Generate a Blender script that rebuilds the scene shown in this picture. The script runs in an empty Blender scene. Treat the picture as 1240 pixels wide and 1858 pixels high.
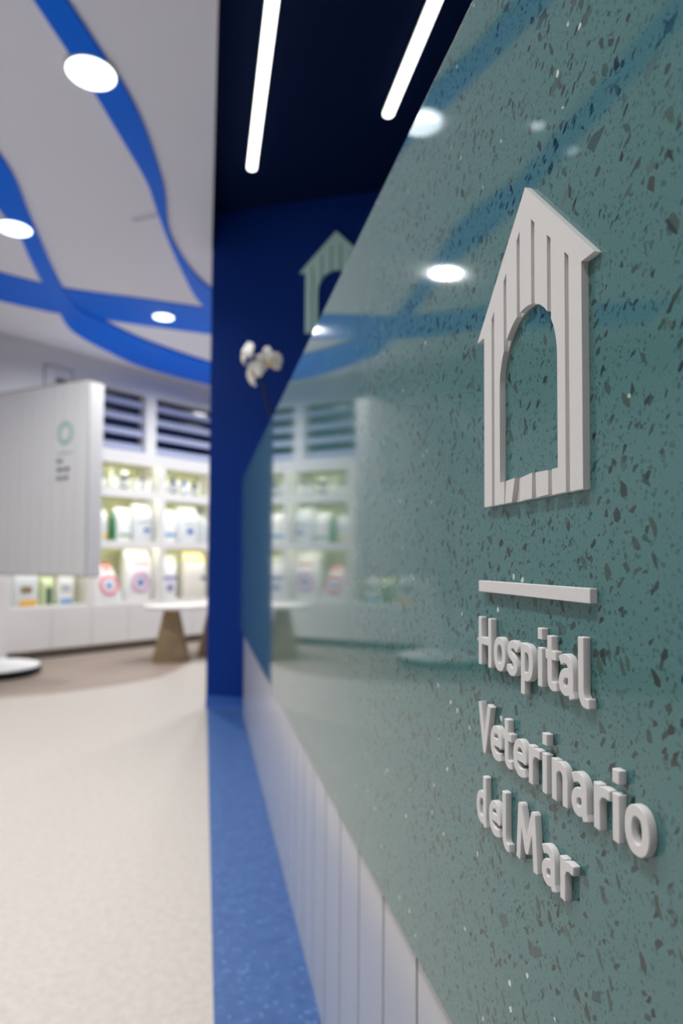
import bpy, bmesh, math, random
from mathutils import Vector, Matrix
random.seed(7)

# ------------------------------------------------------------------ camera, world, exposure
SC = bpy.context.scene
COL = SC.collection
FPX = 1200.0
cam_d = bpy.data.cameras.new('camera')
cam_d.sensor_fit = 'VERTICAL'
cam_d.sensor_height = 36.0
cam_d.lens = FPX * 36.0 / 1858.0
cam_d.shift_y = 42.9 / 1858.0
cam_d.clip_start = 0.02
cam_d.clip_end = 60
cam_d.dof.use_dof = True
cam_d.dof.focus_distance = 0.37
cam_d.dof.aperture_fstop = 5.6
cam = bpy.data.objects.new('camera', cam_d)
COL.objects.link(cam)
yaw = math.atan(250.0 / FPX)
cam.matrix_world = (Matrix.Translation((0, 0, 0.76)) @ Matrix.Rotation(-yaw, 4, 'Z')
                    @ Matrix.Rotation(math.radians(90 + 2.2), 4, 'X') @ Matrix.Rotation(math.radians(0.35), 4, 'Z'))
SC.camera = cam

W = bpy.data.worlds.new('world')
SC.world = W
W.use_nodes = True
W.node_tree.nodes['Background'].inputs[0].default_value = (0.75, 0.82, 1.0, 1)
W.node_tree.nodes['Background'].inputs[1].default_value = 0.4
SC.view_settings.view_transform = 'Standard'
SC.view_settings.look = 'None'
SC.view_settings.exposure = 0.0
SC.view_settings.gamma = 1.0
SC.view_settings.use_curve_mapping = False
SC.cycles.use_denoising = True
SC.cycles.max_bounces = 7
SC.cycles.use_adaptive_sampling = True
SC.cycles.adaptive_threshold = 0.03
SC.cycles.diffuse_bounces = 4
SC.cycles.sample_clamp_indirect = 6.0
DOWNLIGHT_WATTS = 7.5
LENS_STRENGTH = 3.8
LED_STRENGTH = 5.0
SHELF_STRENGTH = 22.0


# ------------------------------------------------------------------ materials
def lin(c):
    return tuple(((x / 255.0) / 12.92 if x / 255.0 <= 0.04045 else ((x / 255.0 + 0.055) / 1.055) ** 2.4) for x in c) + (1.0,)


MATS = {}


def mat(name, rgb, rough=0.5, spec=0.5, noise=0.0, nscale=40.0, bump=0.0, metal=0.0, coat=0.0, subsurf=0.0):
    if name in MATS:
        return MATS[name]
    m = bpy.data.materials.new(name)
    m.use_nodes = True
    nt = m.node_tree
    b = nt.nodes['Principled BSDF']
    c = lin(rgb)
    b.inputs['Base Color'].default_value = c
    b.inputs['Roughness'].default_value = rough
    b.inputs['Metallic'].default_value = metal
    b.inputs['Specular IOR Level'].default_value = spec
    b.inputs['Coat Weight'].default_value = coat
    b.inputs['Subsurface Weight'].default_value = subsurf
    tc = nt.nodes.new('ShaderNodeTexCoord')
    n = nt.nodes.new('ShaderNodeTexNoise')
    n.inputs['Scale'].default_value = nscale
    n.inputs['Detail'].default_value = 4
    nt.links.new(tc.outputs['Object'], n.inputs['Vector'])
    mx = nt.nodes.new('ShaderNodeMix')
    mx.data_type = 'RGBA'
    lo, hi = 1 - noise, 1 + noise
    mx.inputs[6].default_value = tuple(min(1, x * lo) for x in c[:3]) + (1,)
    mx.inputs[7].default_value = tuple(min(1, x * hi) for x in c[:3]) + (1,)
    nt.links.new(n.outputs['Fac'], mx.inputs[0])
    nt.links.new(mx.outputs[2], b.inputs['Base Color'])
    if bump:
        bp = nt.nodes.new('ShaderNodeBump')
        bp.inputs['Strength'].default_value = bump
        bp.inputs['Distance'].default_value = 0.002
        nt.links.new(n.outputs['Fac'], bp.inputs['Height'])
        nt.links.new(bp.outputs['Normal'], b.inputs['Normal'])
    MATS[name] = m
    return m


def emit(name, rgb, strength):
    m = bpy.data.materials.new(name)
    m.use_nodes = True
    nt = m.node_tree
    nt.nodes.remove(nt.nodes['Principled BSDF'])
    e = nt.nodes.new('ShaderNodeEmission')
    e.inputs[0].default_value = tuple(rgb) + (1,)
    e.inputs[1].default_value = strength
    nt.links.new(e.outputs[0], nt.nodes['Material Output'].inputs[0])
    MATS[name] = m
    return m


def voronoi_pick(nt, vec, scale, channel, thr, greater=False):
    """mask of randomly picked cells: angular chips"""
    v = nt.nodes.new('ShaderNodeTexVoronoi')
    v.inputs['Scale'].default_value = scale
    nt.links.new(vec, v.inputs['Vector'])
    s = nt.nodes.new('ShaderNodeSeparateColor')
    nt.links.new(v.outputs['Color'], s.inputs[0])
    m = nt.nodes.new('ShaderNodeMath')
    m.operation = 'GREATER_THAN' if greater else 'LESS_THAN'
    nt.links.new(s.outputs[channel], m.inputs[0])
    m.inputs[1].default_value = thr
    return m.outputs[0], s


def quartz():
    m = bpy.data.materials.new('teal_quartz')
    m.use_nodes = True
    nt = m.node_tree
    b = nt.nodes['Principled BSDF']
    b.inputs['Roughness'].default_value = 0.05
    b.inputs['IOR'].default_value = 1.53
    tc = nt.nodes.new('ShaderNodeTexCoord')
    # gentle warp so that chip outlines are not straight everywhere
    wn = nt.nodes.new('ShaderNodeTexNoise')
    wn.inputs['Scale'].default_value = 160
    nt.links.new(tc.outputs['Object'], wn.inputs['Vector'])
    sub = nt.nodes.new('ShaderNodeVectorMath')
    sub.operation = 'SUBTRACT'
    nt.links.new(wn.outputs['Color'], sub.inputs[0])
    sub.inputs[1].default_value = (0.5, 0.5, 0.5)
    sca = nt.nodes.new('ShaderNodeVectorMath')
    sca.operation = 'SCALE'
    nt.links.new(sub.outputs[0], sca.inputs[0])
    sca.inputs['Scale'].default_value = 0.0018
    add = nt.nodes.new('ShaderNodeVectorMath')
    add.operation = 'ADD'
    nt.links.new(tc.outputs['Object'], add.inputs[0])
    nt.links.new(sca.outputs[0], add.inputs[1])

    def mapped(rx, sc):
        mp = nt.nodes.new('ShaderNodeMapping')
        mp.vector_type = 'TEXTURE'
        mp.inputs['Rotation'].default_value = (rx, 0.3, 0)
        mp.inputs['Scale'].default_value = sc
        nt.links.new(add.outputs[0], mp.inputs['Vector'])
        return mp.outputs[0]

    base = nt.nodes.new('ShaderNodeTexNoise')
    base.inputs['Scale'].default_value = 900
    base.inputs['Detail'].default_value = 3
    nt.links.new(tc.outputs['Object'], base.inputs['Vector'])
    ramp = nt.nodes.new('ShaderNodeValToRGB')
    ramp.color_ramp.elements[0].position = 0.3
    ramp.color_ramp.elements[0].color = lin((70, 112, 113))
    ramp.color_ramp.elements[1].position = 0.7
    ramp.color_ramp.elements[1].color = lin((85, 128, 127))
    nt.links.new(base.outputs['Fac'], ramp.inputs[0])
    cur = ramp.outputs[0]

    def layer(cur, vec, scale, ch, thr, colA, colB, op, greater=False):
        mask, sep = voronoi_pick(nt, vec, scale, ch, thr, greater)
        cm = nt.nodes.new('ShaderNodeMix')
        cm.data_type = 'RGBA'
        cm.inputs[6].default_value = lin(colA)
        cm.inputs[7].default_value = lin(colB)
        nt.links.new(sep.outputs[(ch + 1) % 3], cm.inputs[0])
        f = nt.nodes.new('ShaderNodeMath')
        f.operation = 'MULTIPLY'
        nt.links.new(mask, f.inputs[0])
        mo = nt.nodes.new('ShaderNodeMath')
        mo.operation = 'MULTIPLY_ADD'
        nt.links.new(sep.outputs[(ch + 2) % 3], mo.inputs[0])
        mo.inputs[1].default_value = 1 - op
        mo.inputs[2].default_value = op
        nt.links.new(mo.outputs[0], f.inputs[1])
        mx = nt.nodes.new('ShaderNodeMix')
        mx.data_type = 'RGBA'
        nt.links.new(f.outputs[0], mx.inputs[0])
        nt.links.new(cur, mx.inputs[6])
        nt.links.new(cm.outputs[2], mx.inputs[7])
        return mx.outputs[2]

    cur = layer(cur, mapped(0.2, (1, 1.0, 1.1)), 640, 0, 0.12, (42, 78, 80), (64, 100, 99), 0.5)
    cur = layer(cur, mapped(0.8, (1, 0.75, 1.4)), 330, 1, 0.045, (16, 36, 38), (48, 68, 62), 0.7)
    cur = layer(cur, mapped(-0.5, (1, 0.7, 1.4)), 210, 2, 0.034, (20, 42, 44), (62, 82, 74), 0.6)
    cur = layer(cur, mapped(1.2, (1, 0.75, 1.3)), 130, 0, 0.014, (40, 72, 76), (80, 106, 98), 0.4)
    cur = layer(cur, mapped(0.1, (1, 1, 1.2)), 420, 1, 0.9988, (215, 222, 215), (190, 205, 200), 0.8, True)
    nt.links.new(cur, b.inputs['Base Color'])
    MATS['quartz'] = m
    return m


def speckled(name, rgb, rgb2, rough, scale, lightspeck=None):
    m = bpy.data.materials.new(name)
    m.use_nodes = True
    nt = m.node_tree
    b = nt.nodes['Principled BSDF']
    b.inputs['Roughness'].default_value = rough
    tc = nt.nodes.new('ShaderNodeTexCoord')
    n = nt.nodes.new('ShaderNodeTexNoise')
    n.inputs['Scale'].default_value = scale
    n.inputs['Detail'].default_value = 5
    n.inputs['Roughness'].default_value = 0.75
    nt.links.new(tc.outputs['Object'], n.inputs['Vector'])
    r = nt.nodes.new('ShaderNodeValToRGB')
    r.color_ramp.elements[0].position = 0.36
    r.color_ramp.elements[0].color = lin(rgb)
    r.color_ramp.elements[1].position = 0.64
    r.color_ramp.elements[1].color = lin(rgb2)
    nt.links.new(n.outputs['Fac'], r.inputs[0])
    out = r.outputs[0]
    if lightspeck:
        mask, sep = voronoi_pick(nt, tc.outputs['Object'], 190, 0, 0.035)
        mx = nt.nodes.new('ShaderNodeMix')
        mx.data_type = 'RGBA'
        nt.links.new(mask, mx.inputs[0])
        nt.links.new(out, mx.inputs[6])
        mx.inputs[7].default_value = lin(lightspeck)
        out = mx.outputs[2]
    nt.links.new(out, b.inputs['Base Color'])
    MATS[name] = m
    return m


quartz()
speckled('beige_floor', (168, 160, 152), (182, 174, 166), 0.45, 55)
speckled('taupe_floor', (136, 121, 110), (152, 136, 125), 0.45, 55)
speckled('blue_floor', (38, 73, 126), (51, 88, 142), 0.45, 30, (80, 117, 168))
mat('ceiling_white', (238, 240, 253), 0.8, 0.3, 0.015, 3)
mat('wall_white', (226, 226, 226), 0.7, 0.3, 0.015, 3)
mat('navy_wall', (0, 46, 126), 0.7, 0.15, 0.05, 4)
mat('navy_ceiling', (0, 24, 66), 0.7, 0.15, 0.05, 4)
mat('blue_cove', (38, 84, 160), 0.5, 0.4, 0.06, 30)
mat('ribbon_blue', (0, 116, 255), 0.3, 0.08, 0.03, 5)
mat('white_laminate', (186, 186, 188), 0.16, 0.5, 0.012, 6)
mat('panel_white', (226, 226, 226), 0.45, 0.4, 0.012, 6)
mat('groove_grey', (112, 112, 110), 0.6, 0.3, 0.02, 8)
mat('cabinet_white', (228, 226, 223), 0.4, 0.4, 0.01, 6)
mat('plinth_taupe', (132, 118, 104), 0.4, 0.4, 0.06, 12)
mat('sign_white', (214, 212, 210), 0.6, 0.25, 0.012, 300, 0.08)
mat('emblem_green', (200, 238, 232), 0.5, 0.4, 0.02, 10)
mat('emblem_green_dark', (140, 182, 174), 0.5, 0.4, 0.02, 10)
mat('niche_lime', (226, 228, 186), 0.6, 0.3, 0.02, 8)
mat('cone_beige', (168, 148, 116), 0.7, 0.3, 0.05, 60, 0.2)
mat('table_white', (232, 228, 222), 0.35, 0.4, 0.01, 10)
mat('black', (14, 14, 16), 0.4, 0.4, 0.05, 10)
mat('metal', (150, 150, 152), 0.3, 0.5, 0.03, 30, 0, 1.0)
mat('slat_lavender', (176, 184, 212), 0.45, 0.4, 0.02, 10)
mat('dark_glass', (34, 50, 88), 0.15, 0.6, 0.03, 5)
mat('petal_white', (244, 240, 232), 0.55, 0.3, 0.03, 60, 0.1, 0, 0, 0.15)
mat('lip_yellow', (206, 176, 104), 0.5, 0.3, 0.1, 80)
mat('stem_dark', (48, 44, 34), 0.6, 0.3, 0.1, 80)
mat('leaf_green', (44, 84, 40), 0.4, 0.5, 0.12, 20)
mat('pot_white', (220, 220, 216), 0.25, 0.5, 0.01, 20)
mat('text_navy', (28, 48, 84), 0.6, 0.3, 0.02, 30)
mat('text_grey', (160, 164, 176), 0.6, 0.3, 0.02, 30)
mat('ring_green', (160, 196, 184), 0.6, 0.3, 0.02, 30)
for _n, _c in dict(white=(236, 236, 234), silver=(216, 219, 221), cream=(238, 234, 222), grey=(184, 189, 194),
                   red=(206, 52, 44), pink=(226, 140, 156), magenta=(214, 168, 202), blue=(62, 100, 178), lightblue=(110, 160, 208),
                   green=(54, 128, 82), darkgreen=(58, 92, 78), orange=(240, 178, 34), yellow=(240, 206, 110), navy=(40, 54, 110),
                   dark=(82, 84, 92), violet=(118, 110, 178), lime=(200, 212, 168), bronze=(140, 120, 90)).items():
    mat('pack_' + _n, _c, 0.35, 0.5, 0.04, 30, 0.15)
emit('downlight_lens', (0.8, 0.91, 1.0), LENS_STRENGTH)
emit('led_white', (1.0, 1.0, 0.95), LED_STRENGTH)
emit('shelf_led', (1.0, 1.0, 0.78), SHELF_STRENGTH)


# ------------------------------------------------------------------ mesh helpers
class MB:
    def __init__(self):
        self.v, self.f, self.smooth = [], [], []

    def add(self, vs, fs, smooth=False):
        o = len(self.v)
        self.v += [tuple(p) for p in vs]
        self.f += [tuple(i + o for i in f) for f in fs]
        self.smooth += [smooth] * len(fs)
        return self

    def box(self, x0, x1, y0, y1, z0, z1):
        vs = [(x, y, z) for x in (x0, x1) for y in (y0, y1) for z in (z0, z1)]
        fs = [(0, 1, 3, 2), (4, 6, 7, 5), (0, 4, 5, 1), (2, 3, 7, 6), (0, 2, 6, 4), (1, 5, 7, 3)]
        return self.add(vs, fs)

    def prism(self, poly, a, b, M=lambda x, y, h: (x, y, h)):
        """counter-clockwise polygon (x, y) extruded from height a to height b, mapped by M"""
        n = len(poly)
        vs = [M(x, y, a) for x, y in poly] + [M(x, y, b) for x, y in poly]
        fs = [tuple(range(n - 1, -1, -1)), tuple(range(n, 2 * n))]
        fs += [(i, (i + 1) % n, n + (i + 1) % n, n + i) for i in range(n)]
        return self.add(vs, fs)

    def lathe(self, prof, seg=24, cx=0, cy=0, smooth=True):
        """profile (r, z) bottom to top"""
        vs, fs = [], []
        for r, z in prof:
            for k in range(seg):
                a = 2 * math.pi * k / seg
                vs.append((cx + r * math.cos(a), cy + r * math.sin(a), z))
        for i in range(len(prof) - 1):
            for k in range(seg):
                k2 = (k + 1) % seg
                fs.append((i * seg + k, i * seg + k2, (i + 1) * seg + k2, (i + 1) * seg + k))
        self.add(vs, fs, smooth)
        self.add(vs[:seg], [tuple(range(seg - 1, -1, -1))])
        self.add(vs[-seg:], [tuple(range(seg))])
        return self

    def tube(self, pts, rad, seg=10):
        pts = [Vector(p) for p in pts]
        vs, fs = [], []
        for i, p in enumerate(pts):
            t = (pts[min(i + 1, len(pts) - 1)] - pts[max(i - 1, 0)]).normalized()
            s = t.cross(Vector((0.31, 0.95, 0.07))).normalized()
            u = s.cross(t)
            r = rad[i] if isinstance(rad, (list, tuple)) else rad
            for k in range(seg):
                a = 2 * math.pi * k / seg
                vs.append(tuple(p + s * (r * math.cos(a)) + u * (r * math.sin(a))))
        for i in range(len(pts) - 1):
            for k in range(seg):
                k2 = (k + 1) % seg
                fs.append((i * seg + k, i * seg + k2, (i + 1) * seg + k2, (i + 1) * seg + k))
        self.add(vs, fs, True)
        n = len(vs)
        self.add(vs[:seg], [tuple(range(seg - 1, -1, -1))])
        self.add(vs[-seg:], [tuple(range(seg))])
        return self

    def mesh(self, name, m):
        me = bpy.data.meshes.new(name)
        me.from_pydata(self.v, [], self.f)
        me.polygons.foreach_set('use_smooth', self.smooth)
        bm = bmesh.new()
        bm.from_mesh(me)
        bmesh.ops.recalc_face_normals(bm, faces=bm.faces)
        bm.to_mesh(me)
        bm.free()
        me.materials.append(MATS[m])
        return me

    def build(self, name, m, parent=None, loc=None, rotz=0.0, bevel=0.0):
        return link(name, self.mesh(name, m), parent, loc, rotz, bevel)


def link(name, me, parent=None, loc=None, rotz=0.0, bevel=0.0):
    o = bpy.data.objects.new(name, me)
    COL.objects.link(o)
    o.parent = parent
    if loc is not None:
        o.location = loc
    o.rotation_euler = (0, 0, rotz)
    if bevel:
        b = o.modifiers.new('bevel', 'BEVEL')
        b.width = bevel
        b.segments = 2
        b.limit_method = 'ANGLE'
    return o


def tag(o, label, cat, group=None, kind=None):
    o['label'] = label
    o['category'] = cat
    if group:
        o['group'] = group
    if kind:
        o['kind'] = kind
    return o


def thing(name, label, cat, loc=(0, 0, 0), rotz=0.0, group=None, kind=None):
    o = bpy.data.objects.new(name, None)
    o.empty_display_size = 0.05
    COL.objects.link(o)
    o.location = loc
    o.rotation_euler = (0, 0, rotz)
    return tag(o, label, cat, group, kind)


def struct(o, label, cat):
    return tag(o, label, cat, None, 'structure')


# ------------------------------------------------------------------ the setting
ZC = 2.42          # white ceiling
ZN = 2.60          # navy ceiling over the desk
SA = math.atan2(0.629, 0.777)                      # shelving wall runs at this angle
SP, ST, SN = Vector((-1.39, 5.26, 0)), Vector((math.cos(SA), math.sin(SA), 0)), Vector((-math.sin(SA), math.cos(SA), 0))


def sh(u, n=0.0, z=0.0):
    return SP + ST * u + SN * n + Vector((0, 0, z))


struct(MB().box(-4.2, 2.7, -3.0, 8.6, -0.05, 0.0).build('floor', 'beige_floor'), 'pale beige speckled vinyl floor', 'floor')
struct(MB().prism([(0.027, -2.98), (2.68, -2.98), (2.68, 2.14), (0.027, 3.56)], 0.0, 0.0015).build('floor_blue', 'blue_floor'),
       'blue speckled vinyl floor strip along the desk', 'floor')
tan = [(0.35, 6.55), (-3.9, 3.10), (-3.2, 2.95), (-2.2, 3.35), (-1.5, 3.80), (-1.087, 3.97), (-0.83, 4.03), (-0.578, 4.18),
       (-0.40, 4.32), (-0.27, 4.48), (-0.174, 4.735), (-0.10, 5.05), (-0.03, 5.30), (0.10, 5.60), (0.26, 6.0)]
struct(MB().prism(tan, 0.0, 0.0015).build('floor_taupe', 'taupe_floor'), 'taupe floor area with a curved edge before the shelves', 'floor')
# ceilings
struct(MB().box(-4.2, 0.02, -3.0, 3.55, ZC, ZC + 0.3).box(-4.2, 2.7, 3.5502, 8.6, ZC, ZC + 0.3).build('ceiling', 'ceiling_white'),
       'white plaster ceiling with blue ribbons', 'ceiling')
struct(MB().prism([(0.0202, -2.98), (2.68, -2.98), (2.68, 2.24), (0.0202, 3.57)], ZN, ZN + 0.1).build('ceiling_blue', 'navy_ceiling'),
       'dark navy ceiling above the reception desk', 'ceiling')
# walls out of view that close the place
struct(MB().box(-4.3, -4.2, -3.0, 3.2, 0, ZN).build('wall_left', 'wall_white'), 'white side wall of the waiting room', 'wall')
struct(MB().box(-4.2, 2.7, -3.1, -3.0, 0, ZN + 0.1).build('wall_behind', 'wall_white'), 'white wall behind the viewpoint', 'wall')
struct(MB().box(2.7, 2.8, -3.0, 8.6, 0, ZN + 0.1).build('wall_right', 'navy_wall'), 'navy wall behind the reception desk', 'wall')
# navy end wall, set at an angle to the desk
WA = math.atan2(-0.447, 0.894)
WP = Vector((0.022, 3.52, 0))
wall_navy = MB().box(0, 2.95, 0, 0.1, 0, ZN).build('wall_back', 'navy_wall', None, WP, WA)
struct(wall_navy, 'deep navy blue wall at the end of the desk', 'wall')
base_n = MB().prism([(0, 0.002), (-0.012, 0.002), (-0.008, 0.012), (-0.004, 0.03), (-0.003, 0.062), (0, 0.062)], 0.0, 2.95,
                    lambda x, y, h: (h, x, y)).build('baseboard_back', 'blue_cove', None, WP, WA)
struct(base_n, 'blue coved skirting below the navy wall', 'baseboard')

# shelving wall: back skin and the bulkhead above the shelves, with two openings for the louvres
struct(MB().box(-3.9, 4.2, 0.36, 0.5, 0, ZC).build('wall_shelving', 'wall_white', None, SP, SA), 'white wall behind the lit shelves', 'wall')
bulk = MB()
Z0, Z1 = 1.69, 2.20
for (a, b, c, d) in [(-0.25, 0.46, Z0, ZC), (0.46, 2.6, Z1, ZC), (1.135, 1.24, Z0, Z1), (1.95, 2.6, Z0, Z1), (0.46, 2.6, 1.635, Z0)]:
    bulk.box(a, b, 0.0, 0.355, c, d)
struct(bulk.build('wall_bulkhead', 'wall_white', None, SP, SA), 'white bulkhead wall above the lit shelves', 'wall')
struct(MB().box(-3.9, -0.25, 0.0, 0.36, 0, ZC).build('wall_plain', 'wall_white', None, SP, SA), 'plain white wall left of the shelves', 'wall')
struct(MB().box(-0.245, -0.02, -0.02, 0.355, 0.0, 1.63).build('trim_1', 'cabinet_white', None, SP, SA), 'white end panel left of the base cabinets', 'trim')
for k, (a, b) in enumerate([(0.46, 1.135), (1.24, 1.95)]):
    w = thing('window_%d' % (k + 1), ['louvred opening with lavender slats beside the free-standing panel',
                                      'louvred opening with lavender slats next to the navy wall'][k], 'window', sh(a, 0, Z0), SA, None, 'structure')
    MB().box(0.002, b - a - 0.002, 0.10, 0.11, 0.002, Z1 - Z0 - 0.002).build('pane', 'dark_glass', w)
    p = (Z1 - Z0) / 4.0
    sl = MB().prism([(0.012, 0.004), (0.020, 0.0), (0.07, 0.058), (0.062, 0.064)], 0.004, b - a - 0.004, lambda x, y, h: (h, x, y)).mesh('slat', 'slat_lavender')
    for j in range(4):
        link('slat', sl, w, (0, 0, 0.008 + j * p))
h = thing('wall_hatch', 'flush white access hatch in the wall above the free-standing panel', 'hatch', sh(-0.0, 0, 1.78), SA)
MB().box(0.224, 0.44, -0.006, -0.0005, 0.0, 0.476).build('hatch_panel', 'wall_white', h)
MB().box(0.215, 0.449, -0.0035, -0.0003, -0.009, 0.485).build('hatch_frame', 'groove_grey', h)
MB().box(0.31, 0.39, -0.03, -0.006, 0.36, 0.385).build('latch', 'pack_dark', h)


# ------------------------------------------------------------------ ceiling ribbons, downlights, vent
def ribbon(L, Rr, thick, label):
    pts = list(L) + list(reversed(Rr))

    def dense(P):
        out = []
        n = len(P)
        for i in range(n - 1):
            p0, p1, p2, p3 = P[max(i - 1, 0)], P[i], P[i + 1], P[min(i + 2, n - 1)]
            for s in range(5):
                t = s / 5.0
                out.append(tuple(0.5 * ((2 * p1[k]) + (-p0[k] + p2[k]) * t + (2 * p0[k] - 5 * p1[k] + 4 * p2[k] - p3[k]) * t * t
                                        + (-p0[k] + 3 * p1[k] - 3 * p2[k] + p3[k]) * t ** 3) for k in (0, 1)))
        out.append(P[-1])
        return out
    l, r = dense(L), dense(Rr)
    n = len(l)
    mb = MB()
    vs = [(x, y, ZC - 0.0005) for x, y in l] + [(x, y, ZC - 0.0005) for x, y in r] + [(x, y, ZC - thick) for x, y in l] + [(x, y, ZC - thick) for x, y in r]
    fs = []
    for i in range(n - 1):
        fs.append((i, i + 1, n + i + 1, n + i))
        fs.append((2 * n + i, 3 * n + i, 3 * n + i + 1, 2 * n + i + 1))
        fs.append((i, 2 * n + i, 2 * n + i + 1, i + 1))
        fs.append((n + i, n + i + 1, 3 * n + i + 1, 3 * n + i))
    fs += [(0, n, 3 * n, 2 * n), (n - 1, 3 * n - 1, 4 * n - 1, 2 * n - 1)]
    mb.add(vs, fs)
    return tag(mb.build('ceiling_ribbon', 'ribbon_blue'), label, 'ribbon', 'blue ribbons on the ceiling')


ribbon([(-0.80, 0.9), (-0.67, 1.45), (-0.545, 1.934), (-0.513, 2.038), (-0.453, 2.229), (-0.407, 2.383), (-0.351, 2.598), (-0.27, 2.919), (-0.245, 3.118), (-0.21, 3.409), (-0.16, 3.734), (-0.087, 4.127), (-0.018, 4.351), (0.089, 4.637)],
       [(-0.70, 0.86), (-0.575, 1.42), (-0.457, 1.915), (-0.419, 2.018), (-0.353, 2.199), (-0.294, 2.359), (-0.247, 2.551), (-0.214, 2.784), (-0.193, 3.018), (-0.194, 3.341), (-0.154, 3.581), (-0.082, 3.825), (0.019, 4.039), (0.13, 4.178)],
       0.014, 'blue ceiling ribbon that runs in an S through the biggest downlight')
ribbon([(-1.03, 1.6), (-1.03, 2.3), (-1.017, 2.834), (-1.005, 3.033), (-0.965, 3.332), (-0.938, 3.549), (-0.952, 3.808), (-0.962, 4.137), (-0.953, 4.455), (-0.965, 4.875), (-0.912, 5.126), (-0.764, 5.439), (-0.513, 5.842), (0.013, 6.266), (0.308, 6.39)],
       [(-0.95, 1.5), (-0.94, 2.1), (-0.927, 2.571), (-0.893, 2.68), (-0.839, 2.878), (-0.826, 3.073), (-0.84, 3.304), (-0.851, 3.595), (-0.864, 3.945), (-0.861, 4.268), (-0.822, 4.568), (-0.71, 4.735), (-0.453, 5.116), (0.017, 5.568), (0.274, 5.724)],
       0.018, 'blue ceiling ribbon that crosses the other and ends nearest the louvres')
ribbon([(-2.6, 4.0), (-2.1, 4.2), (-1.736, 4.30), (-1.579, 4.33), (-1.438, 4.42), (-1.299, 4.533), (-1.08, 4.644), (-0.952, 4.683), (-0.721, 4.73), (-0.426, 4.795), (0.012, 4.871), (0.232, 4.913)],
       [(-2.5, 3.6), (-2.0, 3.78), (-1.565, 3.87), (-1.435, 3.922), (-1.309, 4.0), (-1.178, 4.088), (-0.976, 4.2), (-0.848, 4.245), (-0.632, 4.282), (-0.41, 4.309), (0.016, 4.38), (0.206, 4.412)],
       0.010, 'blue ceiling ribbon sweeping across the far ceiling with a small downlight in it')


def downlight(x, y, r, label, drop=0.014, watts=None, spread=112):
    t = thing('downlight', label, 'light', (x, y, ZC), 0, 'round recessed ceiling downlights')
    MB().lathe([(r * 1.05, -drop - 0.004), (r * 1.07, -drop + 0.004), (r * 1.07, -0.0005)], 32).build('trim_ring', 'pot_white', t)
    MB().lathe([(r * 0.98, -drop - 0.006), (r, -drop - 0.0042)], 32, smooth=False).build('lens', 'downlight_lens', t)
    ld = bpy.data.lights.new('lamp', 'AREA')
    ld.shape = 'DISK'
    ld.size = r * 1.6
    ld.spread = math.radians(spread)
    ld.energy = DOWNLIGHT_WATTS if watts is None else watts
    ld.color = (0.99, 0.985, 0.985)
    lo = bpy.data.objects.new('lamp', ld)
    COL.objects.link(lo)
    lo.parent = t
    lo.location = (0, 0, -drop - 0.012)
    return t


downlight(-0.395, 2.305, 0.080, 'large round downlight glowing in the S-shaped blue ribbon')
downlight(-0.945, 3.497, 0.080, 'round downlight in the blue ribbon at the left photo edge', watts=12, spread=150)
downlight(-0.288, 4.574, 0.068, 'small far downlight in the blue ribbon near the navy wall', watts=18, spread=165)
for (x, y, w, sp) in [(-0.62, 1.35, 12, 112), (-0.55, 0.1, 9, 112), (-1.6, 0.8, 5, 112), (-0.6, -1.2, 5, 112), (-2.5, 2.8, 16, 165), (-1.7, 1.9, 6, 112),
                      (-2.0, -0.8, 6, 112), (-3.2, 1.2, 7, 112), (0.7, 4.7, 18, 165), (1.1, 6.2, 22, 165), (0.22, 5.35, 15, 165)]:  # unseen downlights added to light the room, some hidden behind the navy wall
    downlight(x, y, 0.080, 'unseen round ceiling downlight added to light the room', watts=w, spread=sp)
for (x, y, lab) in [(-0.83, 2.23, 'tiny ceiling spotlight mirrored as the upper glint on the teal slab'), (-1.03, 2.34, 'tiny ceiling spotlight mirrored as the lower glint on the teal slab')]:
    downlight(x, y, 0.024, lab, 0.012, 1.5)
v = thing('ceiling_vent', 'narrow white air slot in the ceiling beside the S-shaped ribbon', 'vent', (-0.30, 3.27, ZC), math.radians(-33))
MB().box(-0.08, 0.08, -0.022, 0.022, -0.006, -0.0005).build('frame', 'ceiling_white', v)
MB().box(-0.07, 0.07, -0.010, 0.010, -0.0075, -0.0061).build('slot', 'slat_lavender', v)

# two LED lines in the navy ceiling
for (x, y0, y1, lab) in [(0.195, 0.1, 3.06, 'long white LED line on the navy ceiling nearer the white ceiling'),
                         (0.715, 0.1, 2.565, 'long white LED line on the navy ceiling above the teal slab')]:
    t = thing('led_light', lab, 'light', (x, y1, ZN), 0, 'LED lines on the navy ceiling')
    hw = 0.020

    def cap(w):
        return [(w, y0 - y1), (w, -w)] + [(w * math.cos(a), -w + w * math.sin(a)) for a in [math.pi * k / 8 for k in range(1, 8)]] + [(-w, -w), (-w, y0 - y1)]
    MB().prism(list(reversed(cap(hw + 0.004))), -0.010, -0.0005).build('housing', 'metal', t)
    MB().prism(list(reversed(cap(hw))), -0.014, -0.0102).build('diffuser', 'led_white', t)

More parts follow.
